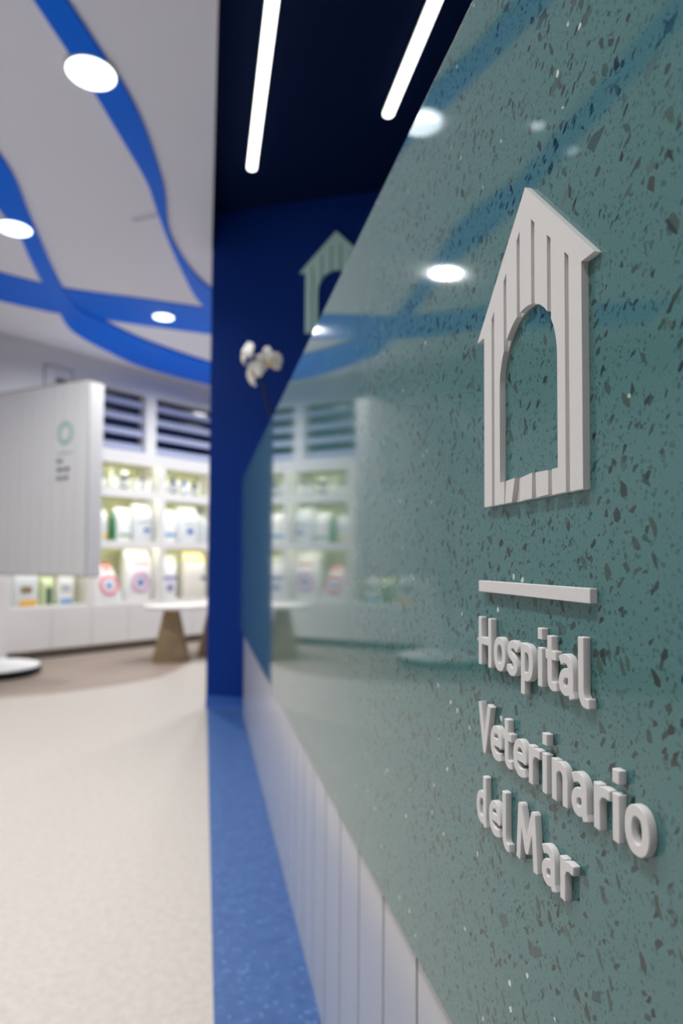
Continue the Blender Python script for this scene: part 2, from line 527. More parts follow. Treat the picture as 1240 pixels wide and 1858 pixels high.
# ------------------------------------------------------------------ reception desk
D = 0.19
DT, DB = 1.177, 0.408
YE, YS = 3.425, -1.2
desk = thing('reception_desk', 'long reception desk faced with teal quartz slabs over a white boarded base', 'desk', (0.5, 1.2, 0))
ox, oy = -0.5, -1.2
for (a, b) in [(YS, 1.6735), (1.6755, YE)]:
    MB().box(D + ox, D + 0.02 + ox, a + oy, b + oy, DB, DT).build('slab', 'quartz', desk, None, 0, 0.001)
MB().box(0.22 + ox, 0.78 + ox, YS + oy, 3.1 + oy, 0.002, 1.15).build('carcass', 'cabinet_white', desk)
MB().prism([(0.2105 + ox, YS + oy), (0.82 + ox, YS + oy), (0.82 + ox, 3.1 + oy), (0.2105 + ox, 3.41 + oy)], 1.1505, DT).build('worktop', 'white_laminate', desk)
pitch = 0.1172
pl = MB().box(0.200 + ox, 0.218 + ox, 0.003, pitch - 0.003, 0.002, DB - 0.001).mesh('plank', 'white_laminate')
MB().box(0.2065 + ox, 0.2195 + ox, YS + oy, 3.39 + oy, 0.003, DB - 0.002).build('backing', 'groove_grey', desk)
k = -15
while 0.603 + pitch * (k + 1) < 3.40:
    if k >= -2:
        link('plank', pl, desk, (0, 0.603 + pitch * k + oy, 0))
    k += 1
MB().box(0.200 + ox, 0.206 + ox, YS + oy, 0.603 - 2 * pitch - 0.002 + oy, 0.002, DB - 0.001).build('base_board', 'white_laminate', desk)


# ------------------------------------------------------------------ house emblem (sign on the slab and emblem on the navy wall)
def house_parts(S, depth, M, body, groove, root):
    """house of boards; S scales metres, M maps (right, up, out)"""
    g = 0.002
    back = depth * 0.22

    def P(pts):
        return [(x * S / 1000.0, z * S / 1000.0) for x, z in pts]
    arch = [(-35.5 * math.cos(a), 75 + 40 * math.sin(a)) for a in [math.pi / 2 * i / 14 for i in range(15)]]   # left side up to the top
    left = [(-59.5, 0), (0, 0), (0, 14), (-35.5, 14)] + arch + [(0, 188), (-71, 116), (-59.5, 116)]
    right = [(-x, z) for x, z in reversed(left)]
    mb = MB().prism(P(left), 0.0, back, M)
    mb.prism(P(right), 0.0, back, M)
    mb.build('backing', groove, root)
    MB().prism(P([(-71, 116), (-56, 116), (0, 172), (56, 116), (71, 116), (0, 188)]), back, depth, M).build('roof', body, root)
    za = lambda x: 75 + 40 * math.sqrt(max(0, 1 - (x / 35.5) ** 2))
    tz = lambda x: 172 - abs(x)
    polys = []
    for s in (-1, 1):
        polys.append([(s * 59.5, 0), (s * 47.5, 0), (s * 47.5, tz(47.5)), (s * 56, 116), (s * 59.5, 116)])
        inner = [(s * 35.5, 14), (s * 35.5, 75)] + [(s * x, za(x)) for x in (35.3, 34.6, 33.4, 31.5, 29.3)]
        polys.append([(s * 43.5, 0), (s * 29.3, 0), (s * 29.3, 14)] + inner + [(s * 29.3, tz(29.3)), (s * 43.5, tz(43.5))])
        polys.append([(s * x, za(x)) for x in (25.3, 22, 18, 14.5, 11.1)] + [(s * 11.1, tz(11.1)), (s * 25.3, tz(25.3))])
        b0 = [(25.3, 0.5), (25.3, 14), (11.1, 14.6), (11.8, 0)] if s > 0 else [(-19, 0), (-14.8, 14.6), (-26.5, 14.0), (-28.3, 0)]
        polys.append(b0)
    polys.append([(x, za(x)) for x in (-7.1, -3.5, 0, 3.5, 7.1)] + [(7.1, tz(7.1)), (0, 172), (-7.1, tz(7.1))])
    polys.append([(-8.2, 0), (6.6, 0), (7.1, 15.0), (-8.0, 13.6)])
    for p in polys:
        a = sum(p[i][0] * p[(i + 1) % len(p)][1] - p[(i + 1) % len(p)][0] * p[i][1] for i in range(len(p)))
        if a < 0:
            p = list(reversed(p))
        MB().prism(P(p), back + 0.00002, depth, M).build('plank', body, root)


MS = lambda x, z, h: (-h, -x, z)            # sign on the slab: right = -y, out = -x
hs = thing('house_sign', 'raised white dog-house sign of grooved boards on the teal slab', 'sign', (D, 0.3585, 0.797))
house_parts(1.0, 0.0040, MS, 'sign_white', 'sign_white', hs)
MWL = lambda x, z, h: (x, -h, z)
we = thing('wall_emblem', 'pale green dog-house emblem on the navy wall, partly behind the teal slab', 'sign',
           WP + Vector((math.cos(WA), math.sin(WA), 0)) * 0.687 + Vector((0, 0, 1.912)), WA)
house_parts(2.68, 0.016, MWL, 'emblem_green', 'emblem_green_dark', we)

# ------------------------------------------------------------------ raised lettering
bar = tag(MB().box(-0.0043, 0, -0.1339, 0, 0, 0.0075).build('sign_bar', 'sign_white', None, (D, 0.4272, 0.7398), 0, 0.0004),
          'thin raised white bar between the house sign and the lettering', 'sign')


def spline(P, closed=False, n=7):
    out = []
    N = len(P)
    rng = N if closed else N - 1
    for i in range(rng):
        p0 = P[(i - 1) % N] if closed else P[max(i - 1, 0)]
        p1, p2 = P[i % N], P[(i + 1) % N]
        p3 = P[(i + 2) % N] if closed else P[min(i + 2, N - 1)]
        for s in range(n):
            t = s / n
            out.append(tuple(0.5 * ((2 * p1[k]) + (-p0[k] + p2[k]) * t + (2 * p0[k] - 5 * p1[k] + 4 * p2[k] - p3[k]) * t * t
                                    + (-p0[k] + 3 * p1[k] - 3 * p2[k] + p3[k]) * t ** 3) for k in (0, 1)))
    out.append(P[0] if closed else P[-1])
    return out


def oval(cx, cy, rx, ry, e=2.3, n=40):
    out = []
    for i in range(n + 1):
        a = 2 * math.pi * i / n
        c, s = math.cos(a), math.sin(a)
        out.append((cx + rx * math.copysign(abs(c) ** (2 / e), c), cy + ry * math.copysign(abs(s) ** (2 / e), s)))
    return out


# strokes in millimetres: (polyline, flat start, flat end); x-height 21.5, cap height 32
GLYPH = {
    'H': ([([(2.5, 0), (2.5, 32)], 1, 1), ([(17.8, 0), (17.8, 32)], 1, 1), ([(2.5, 16.3), (17.8, 16.3)], 0, 0)], 20.3),
    'o': ([(oval(8.4, 10.75, 5.9, 8.4), 0, 0)], 16.8),
    's': ([(spline([(12.3, 17.2), (10, 18.8), (7.2, 19.2), (4.2, 18.1), (3.0, 15.6), (4.2, 13.0), (7.0, 11.2), (10.0, 9.2), (11.2, 6.2), (9.8, 3.3), (6.6, 2.2), (4, 2.6), (1.4, 4.2)]), 1, 1)], 13.8),
    'p': ([([(2.4, -8.2), (2.4, 21.5)], 1, 1), (spline([(2.4, 17.2), (5.0, 18.9), (8.2, 18.8), (11.2, 16.4), (12.2, 10.8), (11.2, 5.0), (8.2, 2.5), (5.2, 2.4), (2.4, 3.6)]), 0, 0)], 14.7),
    'i': ([([(2.6, 0), (2.6, 21.5)], 1, 1), ([(2.7, 26.4), (2.7, 32.4)], 1, 1)], 5.4),
    't': ([([(4.4, 29.3)] + spline([(4.4, 24), (4.4, 15), (4.4, 7), (5.2, 3.6), (7.6, 2.4), (9.2, 2.5)]) + [(11.5, 2.9)], 1, 1), ([(0.2, 19.1), (11.2, 19.1)], 1, 1)], 11.6),
    'a': ([([(1.4, 17.6)] + spline([(3.6, 18.6), (6.0, 19.2), (9.2, 18.4), (11.3, 15.6), (11.6, 11)]) + [(11.6, 3), (12.9, -0.6)], 1, 1),
           (spline([(11.6, 11.6), (8.0, 11.9), (4.4, 10.8), (2.5, 7.2), (3.4, 3.7), (6.2, 2.3), (9.3, 3.2), (11.6, 6.0)]), 0, 0)], 14.8),
    'l': ([([(2.4, 32)] + spline([(2.4, 26), (2.4, 14), (2.4, 6), (3.0, 2.4), (4.6, 0.2), (6.6, -0.3)]) + [(9.4, 0.0)], 1, 1)], 9.6),
    'V': ([([(2.4, 32), (9.6, 1.6)], 1, 0), ([(9.6, 1.6), (17.2, 32)], 0, 1)], 19.8),
    'e': ([([(2.8, 11.1), (14.2, 11.1)], 0, 0), (spline([(14.4, 10.6), (13.9, 15.2), (11.7, 18.3), (8.5, 19.2), (5.2, 18.1), (3.0, 14.8), (2.4, 10.4), (3.4, 5.6), (6.2, 2.8), (9.6, 2.2), (12.2, 2.6)]) + [(15.2, 3.6)], 0, 1)], 16.8),
    'r': ([([(2.4, 0), (2.4, 21.5)], 1, 1), (spline([(2.4, 13.5), (4.0, 16.8), (6.6, 18.6), (9.2, 19.0)]) + [(12.6, 18.7)], 0, 1)], 12.8),
    'n': ([([(2.4, 0), (2.4, 21.5)], 1, 1), (spline([(2.4, 15.0), (4.8, 17.9), (8.3, 19.2), (11.6, 18.0), (13.2, 14.5), (13.3, 10)]) + [(13.3, 0)], 0, 1)], 15.8),
    'd': ([([(13.0, 32), (13.0, 4), (14.0, -0.8)], 1, 1), (spline([(13.0, 17.2), (10.2, 18.9), (7.0, 18.8), (3.8, 16.4), (2.4, 10.8), (3.6, 5.0), (6.8, 2.5), (10.0, 2.5), (13.0, 4.4)]), 0, 0)], 15.6),
    'M': ([([(2.4, 0), (5.0, 32)], 1, 1), ([(5.0, 30.8), (12.7, 8.5)], 0, 0), ([(12.7, 8.5), (20.6, 30.8)], 0, 0), ([(20.6, 32), (23.3, 0)], 1, 1)], 25.6),
}
HALF = 2.35


def glyph_contours(ch):
    """outline of the union of all strokes: marching squares over a distance field"""
    strokes, w = GLYPH[ch]
    segs = []
    for pts, fs, fe in strokes:
        n = len(pts) - 1
        for i in range(n):
            a, b = pts[i], pts[i + 1]
            if math.hypot(b[0] - a[0], b[1] - a[1]) < 1e-6:
                continue
            segs.append((a, b, fs and i == 0, fe and i == n - 1))
    st = 0.4
    x0, y0 = -3.0, -13.0
    nx, ny = int((w + 8) / st), int(52 / st)

    def dist(px, py):
        best = 1e9
        for a, b, fa, fb in segs:
            dx, dy = b[0] - a[0], b[1] - a[1]
            L = math.hypot(dx, dy)
            ux, uy = dx / L, dy / L
            t = (px - a[0]) * ux + (py - a[1]) * uy
            tc = min(max(t, 0), L)
            d = math.hypot(px - a[0] - ux * tc, py - a[1] - uy * tc) - HALF
            if fa:
                d = max(d, -t)
            if fb:
                d = max(d, t - L)
            if d < best:
                best = d
        return best
    G = [[dist(x0 + i * st, y0 + j * st) + 1e-5 for i in range(nx + 1)] for j in range(ny + 1)]
    edges = {}

    def key(i, j, e):
        return (i, j, 'h') if e == 0 else (i + 1, j, 'v') if e == 1 else (i, j + 1, 'h') if e == 2 else (i, j, 'v')
    pos = {}

    def pt(k):
        if k in pos:
            return pos[k]
        i, j, o = k
        i2, j2 = (i + 1, j) if o == 'h' else (i, j + 1)
        a, b = G[j][i], G[j2][i2]
        t = a / (a - b)
        pos[k] = (x0 + (i + (i2 - i) * t) * st, y0 + (j + (j2 - j) * t) * st)
        return pos[k]
    T = {1: [(3, 0)], 2: [(0, 1)], 3: [(3, 1)], 4: [(1, 2)], 5: [(3, 2), (1, 0)], 6: [(0, 2)], 7: [(3, 2)], 8: [(2, 3)], 9: [(2, 0)],
         10: [(0, 3), (2, 1)], 11: [(2, 1)], 12: [(1, 3)], 13: [(1, 0)], 14: [(0, 3)]}
    for j in range(ny):
        for i in range(nx):
            c = (G[j][i] < 0) + 2 * (G[j][i + 1] < 0) + 4 * (G[j + 1][i + 1] < 0) + 8 * (G[j + 1][i] < 0)
            for e0, e1 in T.get(c, ()):
                edges[key(i, j, e0)] = key(i, j, e1)
    loops = []
    while edges:
        k0 = next(iter(edges))
        loop, k = [], k0
        while k in edges:
            loop.append(pt(k))
            k = edges.pop(k)
        loops.append(loop)
    return loops


GM = {}


def glyph_mesh(ch, depth=0.0043, bev=0.00045):
    if ch in GM:
        return GM[ch]
    cu = bpy.data.curves.new('letter', 'CURVE')
    cu.dimensions = '2D'
    cu.fill_mode = 'BOTH'
    for loop in glyph_contours(ch):
        if len(loop) < 6:
            continue
        sp = cu.splines.new('POLY')
        sp.points.add(len(loop) - 1)
        for q, (x, y) in zip(sp.points, loop):
            q.co = (x / 1000.0, y / 1000.0, 0, 1)
        sp.use_cyclic_u = True
    cu.extrude = depth / 2 - bev
    cu.bevel_depth = bev
    cu.bevel_resolution = 1
    cu.offset = -bev * 0.6
    o = bpy.data.objects.new('letter', cu)
    COL.objects.link(o)
    dg = bpy.context.evaluated_depsgraph_get()
    me = bpy.data.meshes.new_from_object(o.evaluated_get(dg))
    bpy.data.objects.remove(o)
    bpy.data.curves.remove(cu)
    for vv in me.vertices:
        x, y, z = vv.co
        vv.co = (-(z + depth / 2) - 0.00002, -x, y)
    me.flip_normals()
    bm = bmesh.new()
    bm.from_mesh(me)
    bmesh.ops.remove_doubles(bm, verts=bm.verts, dist=1e-6)
    bmesh.ops.recalc_face_normals(bm, faces=bm.faces)
    bm.to_mesh(me)
    bm.free()
    me.materials.clear()
    me.materials.append(MATS['sign_white'])
    me.name = 'letter'
    GM[ch] = me
    return me


def word(text, ys, z, label):
    t = thing('raised_word', label, 'lettering', (D, ys[0], z), 0, 'raised words on the teal slab')
    for ch, y in zip([c for c in text if c != ' '], ys):
        o = link('letter', glyph_mesh(ch), t, (0, y - ys[0], 0))
    return t


word('Hospital', [0.4276, 0.4035, 0.3842, 0.3660, 0.3457, 0.3370, 0.3232, 0.3044], 0.6905, 'raised white word Hospital just below the thin bar')
word('Veterinario', [0.4281, 0.4088, 0.3900, 0.3763, 0.3568, 0.3412, 0.3309, 0.3116, 0.2916, 0.2768, 0.2678], 0.6330, 'raised white word Veterinario, the longest word')
word('del Mar', [0.4315, 0.4114, 0.3916, 0.3727, 0.3423, 0.3229], 0.5845, 'raised white words del Mar in the lowest line')

# ------------------------------------------------------------------ orchid standing on the far end of the desk
orc = thing('potted_orchid', 'white orchid on a thin dark stem before the navy wall', 'plant', (0.30, 2.40, DT))
MB().lathe([(0.035, 0.0005), (0.045, 0.02), (0.05, 0.07), (0.052, 0.075), (0.046, 0.075), (0.043, 0.06)], 24).build('pot', 'pot_white', orc)
stem_pts = [(0, 0, 0.065), (-0.02, 0, 0.06 + 0.02), (-0.070, 0.0, 0.11), (-0.082, 0, 0.16), (-0.09, 0, 0.20), (-0.10, 0.0, 0.24), (-0.11, 0, 0.29), (-0.13, -0.005, 0.325)]
stem = MB().tube(stem_pts, [0.004, 0.004, 0.0042, 0.0042, 0.004, 0.0035, 0.003, 0.002]).build('stem', 'stem_dark', orc)
for a in (0.6, 2.4, 4.2):
    lf = MB()
    vs, fs = [], []
    for i in range(7):
        s = i / 6.0
        wd = 0.018 * math.sin(math.pi * min(0.97, s * 0.9 + 0.08))
        zz = 0.072 + 0.018 * math.sin(s * 2.6) - 0.012 * s
        for q, dz in ((-1, 0.004), (0, 0), (1, 0.004)):
            rr = 0.03 + 0.04 * s
            vs.append((rr * math.cos(a) - q * wd * math.sin(a), rr * math.sin(a) + q * wd * math.cos(a), zz + dz))
    for i in range(6):
        fs += [(3 * i, 3 * i + 1, 3 * i + 4, 3 * i + 3), (3 * i + 1, 3 * i + 2, 3 * i + 5, 3 * i + 4)]
    lf.add(vs, fs, True)
    lo = lf.build('leaf', 'leaf_green', orc)
    sm = lo.modifiers.new('thick', 'SOLIDIFY')
    sm.thickness = 0.0015


def petal_mesh(L, Wd, cup, curl, name='petal', m='petal_white'):
    vs, fs = [], []
    n, q = 9, 7
    for i in range(n):
        s = i / (n - 1)
        wd = Wd * (math.sin(math.pi * (0.06 + 0.88 * s)) ** 0.7) * (0.75 + 0.35 * s)
        for j in range(q):
            t = -1 + 2 * j / (q - 1)
            vs.append((t * wd, L * s, cup * t * t * wd / Wd * 0.3 + curl * s * s + 0.0012 * math.sin(9 * s + 4 * t)))
    for i in range(n - 1):
        for j in range(q - 1):
            a = i * q + j
            fs.append((a, a + 1, a + q + 1, a + q))
    return MB().add(vs, fs, True).mesh(name, m)


PB = petal_mesh(0.036, 0.020, 0.01, -0.006)      # broad petal
PN = petal_mesh(0.036, 0.013, 0.008, -0.008)     # narrow sepal
PL = petal_mesh(0.016, 0.008, 0.014, 0.008, 'lip', 'lip_yellow')


def flower(pos, look, roll, s=1.0):
    fr = bpy.data.objects.new('flower', MB().lathe([(0.001, -0.004), (0.0045, -0.002), (0.0045, 0.003), (0.002, 0.006)], 12).mesh('flower_centre', 'petal_white'))
    COL.objects.link(fr)
    fr.parent = orc
    fr.location = pos
    q = Vector(look).to_track_quat('Z', 'Y') @ Matrix.Rotation(roll, 3, 'Z').to_quaternion()
    fr.rotation_mode = 'QUATERNION'
    fr.rotation_quaternion = q
    fr.scale = (s, s, s)
    for ang, me in ((math.pi / 2, PB), (-math.pi / 2, PB), (0, PN), (2.25, PN), (-2.25, PN)):
        o = link('petal', me, fr, (0, 0, 0), ang)
        sm = o.modifiers.new('thick', 'SOLIDIFY')
        sm.thickness = 0.001
    o = link('lip', PL, fr, (0, 0, 0.003), math.pi)
    sm = o.modifiers.new('thick', 'SOLIDIFY')
    sm.thickness = 0.001


# offsets from the pot foot (0.30, 2.40, 1.177)
flower((-0.078, -0.012, 0.312), (-0.15, -1, -0.2), 0.15, 1.4)
flower((-0.160, -0.004, 0.338), (-1.0, -0.42, 0.1), 0.3, 1.3)
flower((-0.134, 0.0, 0.266), (-0.95, -0.5, -0.25), 0.5, 1.4)

# ------------------------------------------------------------------ free-standing white panel on a round foot
PA = math.atan2(4.99929 - 4.3379, -1.53616 + 0.71939)      # direction of the front face, going left
pE = Vector((-0.7194, 4.3379, 0))
rz = PA - math.pi                                        # local +x points to the right-hand edge, +y to the back
pan = thing('display_panel', 'free-standing white boarded panel with a green ring on a round foot', 'panel', pE, rz)
ZB, ZT = 0.658, 1.888
LEN = 1.05
MB().box(-LEN, -0.001, 0.012, 0.125, ZB, ZT).build('core', 'panel_white', pan)
MB().box(-LEN, -0.001, 0.008, 0.0119, ZB + 0.002, ZT - 0.002).build('backing', 'groove_grey', pan)
bw = LEN / 10
bmsh = MB().box(0.0015, bw - 0.0015, 0.0, 0.0119, ZB, ZT).mesh('board', 'panel_white')
for i in range(10):
    link('board', bmsh, pan, (-LEN + i * bw - 0.001, 0, 0))
MB().box(-LEN - 0.004, 0.002, -0.003, 0.128, ZT, ZT + 0.006).build('top_cap', 'plinth_taupe', pan)
MB().box(-LEN - 0.004, 0.002, -0.003, 0.128, ZB - 0.006, ZB - 0.0002).build('bottom_cap', 'plinth_taupe', pan)
cx, rr = -0.20, 0.075
ring = MB()
vs, fs = [], []
for i in range(36):
    a = 2 * math.pi * i / 36
    for r_, yy in ((rr, -0.004), (rr - 0.026, -0.004), (rr, -0.0001), (rr - 0.026, -0.0001)):
        vs.append((cx + r_ * math.cos(a) * 0.92, yy, 1.565 + r_ * math.sin(a)))
for i in range(36):
    a, b = 4 * i, 4 * ((i + 1) % 36)
    fs += [(a, a + 1, b + 1, b), (a, b, b + 2, a + 2), (a + 1, a + 3, b + 3, b + 1), (a + 2, b + 2, b + 3, a + 3)]
ring.add(vs, fs)
ring.build('ring_emblem', 'ring_green', pan)
MB().box(cx - 0.075, cx + 0.075, -0.002, -0.0001, 1.432, 1.440).build('thin_line', 'text_grey', pan)
for zc, wds in ((1.388, [0.05]), (1.333, [0.06, 0.045]), (1.278, [0.045, 0.05])):
    x = cx - 0.07
    for wd in wds:
        n = max(3, int(wd / 0.014))
        t = MB()
        for i in range(n):
            xx = x + i * wd / n
            hh = random.choice((0.020, 0.026, 0.024))
            t.box(xx, xx + wd / n * 0.72, -0.002, -0.0001, zc - 0.012, zc - 0.012 + hh)
        t.build('lettering', 'text_navy', pan)
        x += wd + 0.012
# round foot and post
inv = Matrix.Rotation(-rz, 4, 'Z')
fo = inv @ (Vector((-1.40, 4.765, 0)) - pE)
ft = MB().lathe([(0.330, 0.050), (0.333, 0.052), (0.330, 0.058), (0.10, 0.060)], 48, fo.x, fo.y, False).build('foot', 'panel_white', pan)
MB().lathe([(0.325, 0.002), (0.34, 0.006), (0.34, 0.0499)], 48, fo.x, fo.y, False).build('foot_rim', 'black', ft)
po = inv @ (Vector((-1.425, 4.86, 0)) - pE)
MB().tube([(po.x, po.y, 0.06), (po.x, po.y, ZB)], 0.03, 16).build('post', 'panel_white', pan)

# ------------------------------------------------------------------ lit shelving and base cabinets
B0 = -0.02
BW = 0.67
bay_lab = ['lit shelf bay mostly hidden behind the free-standing white panel', 'lit shelf bay between the white panel and the bright divider',
           'lit shelf bay between the bright divider and the navy wall']
cab_lab = ['white base cabinet below the free-standing panel', 'white base cabinet under the red and magenta bags', 'white base cabinet behind the conical table legs']
for b in range(3):
    u0 = B0 + BW * b
    s_ = thing('shelf_bay', bay_lab[b], 'shelves', sh(u0, 0, 0.402), SA, 'lit shelf bays along the wall')
    zt = 1.632 - 0.402
    MB().box(0.0, 0.03, 0.0, 0.34, 0, zt).build('side_panel', 'cabinet_white', s_)
    MB().box(BW - 0.03, BW - 0.0005, 0.0, 0.34, 0, zt).build('side_panel', 'cabinet_white', s_)
    MB().box(0.0302, BW - 0.0302, 0.325, 0.34, 0, zt).build('back_panel', 'niche_lime', s_)
    for zz, th in ((0.88 - 0.402, 0.04), (1.31 - 0.402, 0.055), (zt - 0.03, 0.03)):
        q = MB().box(0.0302, BW - 0.0302, 0.0, 0.3248, zz - (th if zz > 1.19 else 0) + (th if zz > 1.19 else 0), zz + th).build('shelf', 'cabinet_white', s_)
    for zz in (0.88 - 0.402, 1.31 - 0.402, zt - 0.03):
        MB().box(0.0302, BW - 0.0302, 0.0, 0.012, zz - 0.022, zz - 0.0003).build('lip', 'cabinet_white', s_)
        MB().box(0.05, BW - 0.05, 0.014, 0.03, zz - 0.008, zz - 0.0005).build('led_strip', 'shelf_led', s_)
    c = thing('base_cabinet', cab_lab[b], 'cabinet', sh(u0, 0, 0), SA, 'white base cabinets along the wall')
    MB().box(0.0, BW - 0.0008, 0.004, 0.35, 0.07, 0.401).build('body', 'cabinet_white', c)
    MB().box(0.0, BW - 0.0008, 0.03, 0.34, 0.002, 0.0698).build('plinth', 'plinth_taupe', c)
    for d in range(2):
        MB().box(d * BW / 2 + 0.002, (d + 1) * BW / 2 - 0.002, -0.016, 0.0038, 0.072, 0.388).build('door', 'cabinet_white', c)


# ---- goods on the shelves
def rrect(w, d, n=5, r=0.3):
    """rounded rectangle outline"""
    out = []
    rr_ = min(w, d) * r
    for (sx, sy, a0) in ((1, 1, 0), (-1, 1, 90), (-1, -1, 180), (1, -1, 270)):
        for i in range(n):
            a = math.radians(a0 + 90 * i / (n - 1))
            out.append((sx * (w / 2 - rr_) + rr_ * math.cos(a), sy * (d / 2 - rr_) + rr_ * math.sin(a)))
    return out


def pack(kind, u, n, z, w, hgt, d, body, label, cat='bag', bands=(), badge=None, lean=0.0, taper=1.0, group='pet food bags on the shelves', rot=0.0, seal=None):
    t = thing(kind, label, cat, sh(u, n, z), SA + rot, group)
    prof = [(0, 0.94, 0.90), (0.03, 1.0, 1.0), (0.25, 1.02, 1.06), (0.55, 1.01, 1.02), (0.76, 0.99, 0.80), (0.90, 0.97, 0.36), (0.94, 0.96, 0.16)]
    mb = MB()
    vs, fs = [], []
    for s, a, b in prof:
        k = 1 + (taper - 1) * s
        for x, y in rrect(w * a * k, d * b):
            x += 0.004 * math.sin(20 * s + 31 * y)
            vs.append((x, y + lean * s * hgt + 0.003 * math.sin(17 * s + 40 * x), s * hgt + 0.001))
    m_ = 20
    for i in range(len(prof) - 1):
        for q in range(m_):
            q2 = (q + 1) % m_
            fs.append((i * m_ + q, i * m_ + q2, (i + 1) * m_ + q2, (i + 1) * m_ + q))
    mb.add(vs, fs, True)
    mb.add(vs[:m_], [tuple(range(m_ - 1, -1, -1))])
    mb.add(vs[-m_:], [tuple(range(m_))])
    mb.build('bag_body', body, t)
    kt = 1 + (taper - 1) * 0.96
    yt = lean * 0.96 * hgt
    MB().box(-w * 0.48 * kt, w * 0.48 * kt, yt - 0.006, yt + 0.006, hgt * 0.938, hgt).build('seal', seal or body, t)

    def front(s):
        ss = [p[0] for p in prof]
        for i in range(len(ss) - 1):
            if ss[i] <= s <= ss[i + 1]:
                f = (s - ss[i]) / (ss[i + 1] - ss[i])
                return -(prof[i][2] * (1 - f) + prof[i + 1][2] * f) * d / 2 + lean * s * hgt
        return 0
    for (s0, s1, x0, x1, m) in bands:
        vs = []
        nn = 4
        for i in range(nn + 1):
            s = s0 + (s1 - s0) * i / nn
            k = 1 + (taper - 1) * s
            y = front(s) - 0.004
            vs += [(w * x0 * k, y, s * hgt), (w * x1 * k, y, s * hgt), (w * x0 * k, y + 0.004, s * hgt), (w * x1 * k, y + 0.004, s * hgt)]
        fs = []
        for i in range(nn):
            a, b = 4 * i, 4 * i + 4
            fs += [(a, a + 1, b + 1, b), (a + 2, b + 2, b + 3, a + 3), (a, b, b + 2, a + 2), (a + 1, a + 3, b + 3, b + 1)]
        fs += [(0, 2, 3, 1), (4 * nn, 4 * nn + 1, 4 * nn + 3, 4 * nn + 2)]
        MB().add(vs, fs).build('printed_band', m, t)
    if badge:
        s0, r0, mo, mi = badge
        for nm, r1, r2, m, off in (('ring_print', r0, r0 * 0.66, mo, 0.005), ('emblem_print', r0 * 0.3, 0.0005, mi, 0.006)):
            vs, fs = [], []
            for i in range(24):
                a = 2 * math.pi * i / 24
                for rq in (r1, r2):
                    zz = s0 + rq * math.sin(a) / hgt
                    for yo in (off, 0.001):
                        vs.append((rq * math.cos(a), front(zz) - yo, zz * hgt))
            for i in range(24):
                a, b = 4 * i, 4 * ((i + 1) % 24)
                fs += [(a, b, b + 2, a + 2), (a, a + 1, b + 1, b), (a + 2, b + 2, b + 3, a + 3)]
            MB().add(vs, fs).build(nm, m, t)
    return t


ZL, ZM, ZU = 0.4025, 0.9205, 1.3655
# lowest row, standing on the base cabinets
pack('food_bag', 0.155, 0.12, ZL, 0.20, 0.30, 0.10, 'pack_silver', 'silver bag with an orange band under the white panel', bands=[(0.02, 0.14, -0.26, 0.4, 'pack_orange'), (0.34, 0.5, -0.2, 0.2, 'pack_bronze')])
pack('food_carton', 0.345, 0.14, ZL, 0.10, 0.22, 0.07, 'pack_lime', 'narrow pale green pack with a dark green stripe', bands=[(0.02, 0.62, -0.18, 0.25, 'pack_darkgreen')])
pack('food_bag', 0.48, 0.12, ZL, 0.135, 0.28, 0.09, 'pack_white', 'small white bag with a light blue band under the white panel', bands=[(0.03, 0.15, -0.4, 0.36, 'pack_lightblue'), (0.36, 0.56, -0.34, 0.2, 'pack_grey')])
pack('food_bag', 0.838, 0.10, ZL, 0.29, 0.33, 0.13, 'pack_white', 'red and white bag tapering to a red top', bands=[(0.8, 0.9, -0.34, 0.34, 'pack_red')], badge=(0.44, 0.09, 'pack_pink', 'pack_lightblue'), taper=0.34, lean=0.12, seal='pack_red')
pack('food_bag', 1.148, 0.14, ZL, 0.27, 0.45, 0.15, 'pack_white', 'biggest white bag with a magenta ring print', bands=[(0.70, 0.75, -0.26, 0.32, 'pack_pink')], badge=(0.36, 0.092, 'pack_magenta', 'pack_blue'))
pack('food_bag', 1.455, 0.12, ZL, 0.18, 0.40, 0.12, 'pack_white', 'slim white bag with a violet print right of the divider', bands=[(0.46, 0.52, -0.4, 0.4, 'pack_violet'), (0.86, 0.92, -0.4, 0.4, 'pack_lime')], badge=(0.27, 0.035, 'pack_violet', 'pack_violet'))
pack('food_bag', 1.585, 0.22, ZL, 0.10, 0.26, 0.08, 'pack_grey', 'small grey bag behind the yellow-topped bag', bands=[(0.2, 0.5, -0.3, 0.3, 'pack_dark')])
pack('food_bag', 1.735, 0.10, ZL, 0.24, 0.43, 0.14, 'pack_cream', 'cream bag with a yellow top next to the navy wall', bands=[(0.80, 0.9, -0.46, 0.46, 'pack_yellow'), (0.42, 0.48, 0.2, 0.42, 'pack_navy')], seal='pack_yellow')
# middle row
pack('food_bag', 0.765, 0.12, ZM, 0.14, 0.26, 0.09, 'pack_silver', 'silver bag just right of the white panel on the middle shelf', bands=[(0.1, 0.2, -0.4, 0.4, 'pack_yellow')])
pack('food_carton', 0.864, 0.06, ZM, 0.03, 0.24, 0.07, 'pack_green', 'thin bright green pack on the middle shelf', cat='pack')
pack('food_bag', 0.972, 0.10, ZM, 0.15, 0.29, 0.09, 'pack_white', 'white bag beside the thin green pack', bands=[(0.14, 0.2, -0.3, 0.4, 'pack_green')])
pack('food_bag', 1.175, 0.12, ZM, 0.20, 0.34, 0.11, 'pack_silver', 'tall silver bag left of the divider on the middle shelf', bands=[(0.5, 0.55, -0.3, 0.3, 'pack_grey'), (0.26, 0.34, 0.0, 0.3, 'pack_blue')])
pack('food_bag', 1.44, 0.10, ZM, 0.16, 0.30, 0.09, 'pack_white', 'white bag with a blue band right of the divider', bands=[(0.18, 0.28, -0.34, 0.34, 'pack_lightblue')])
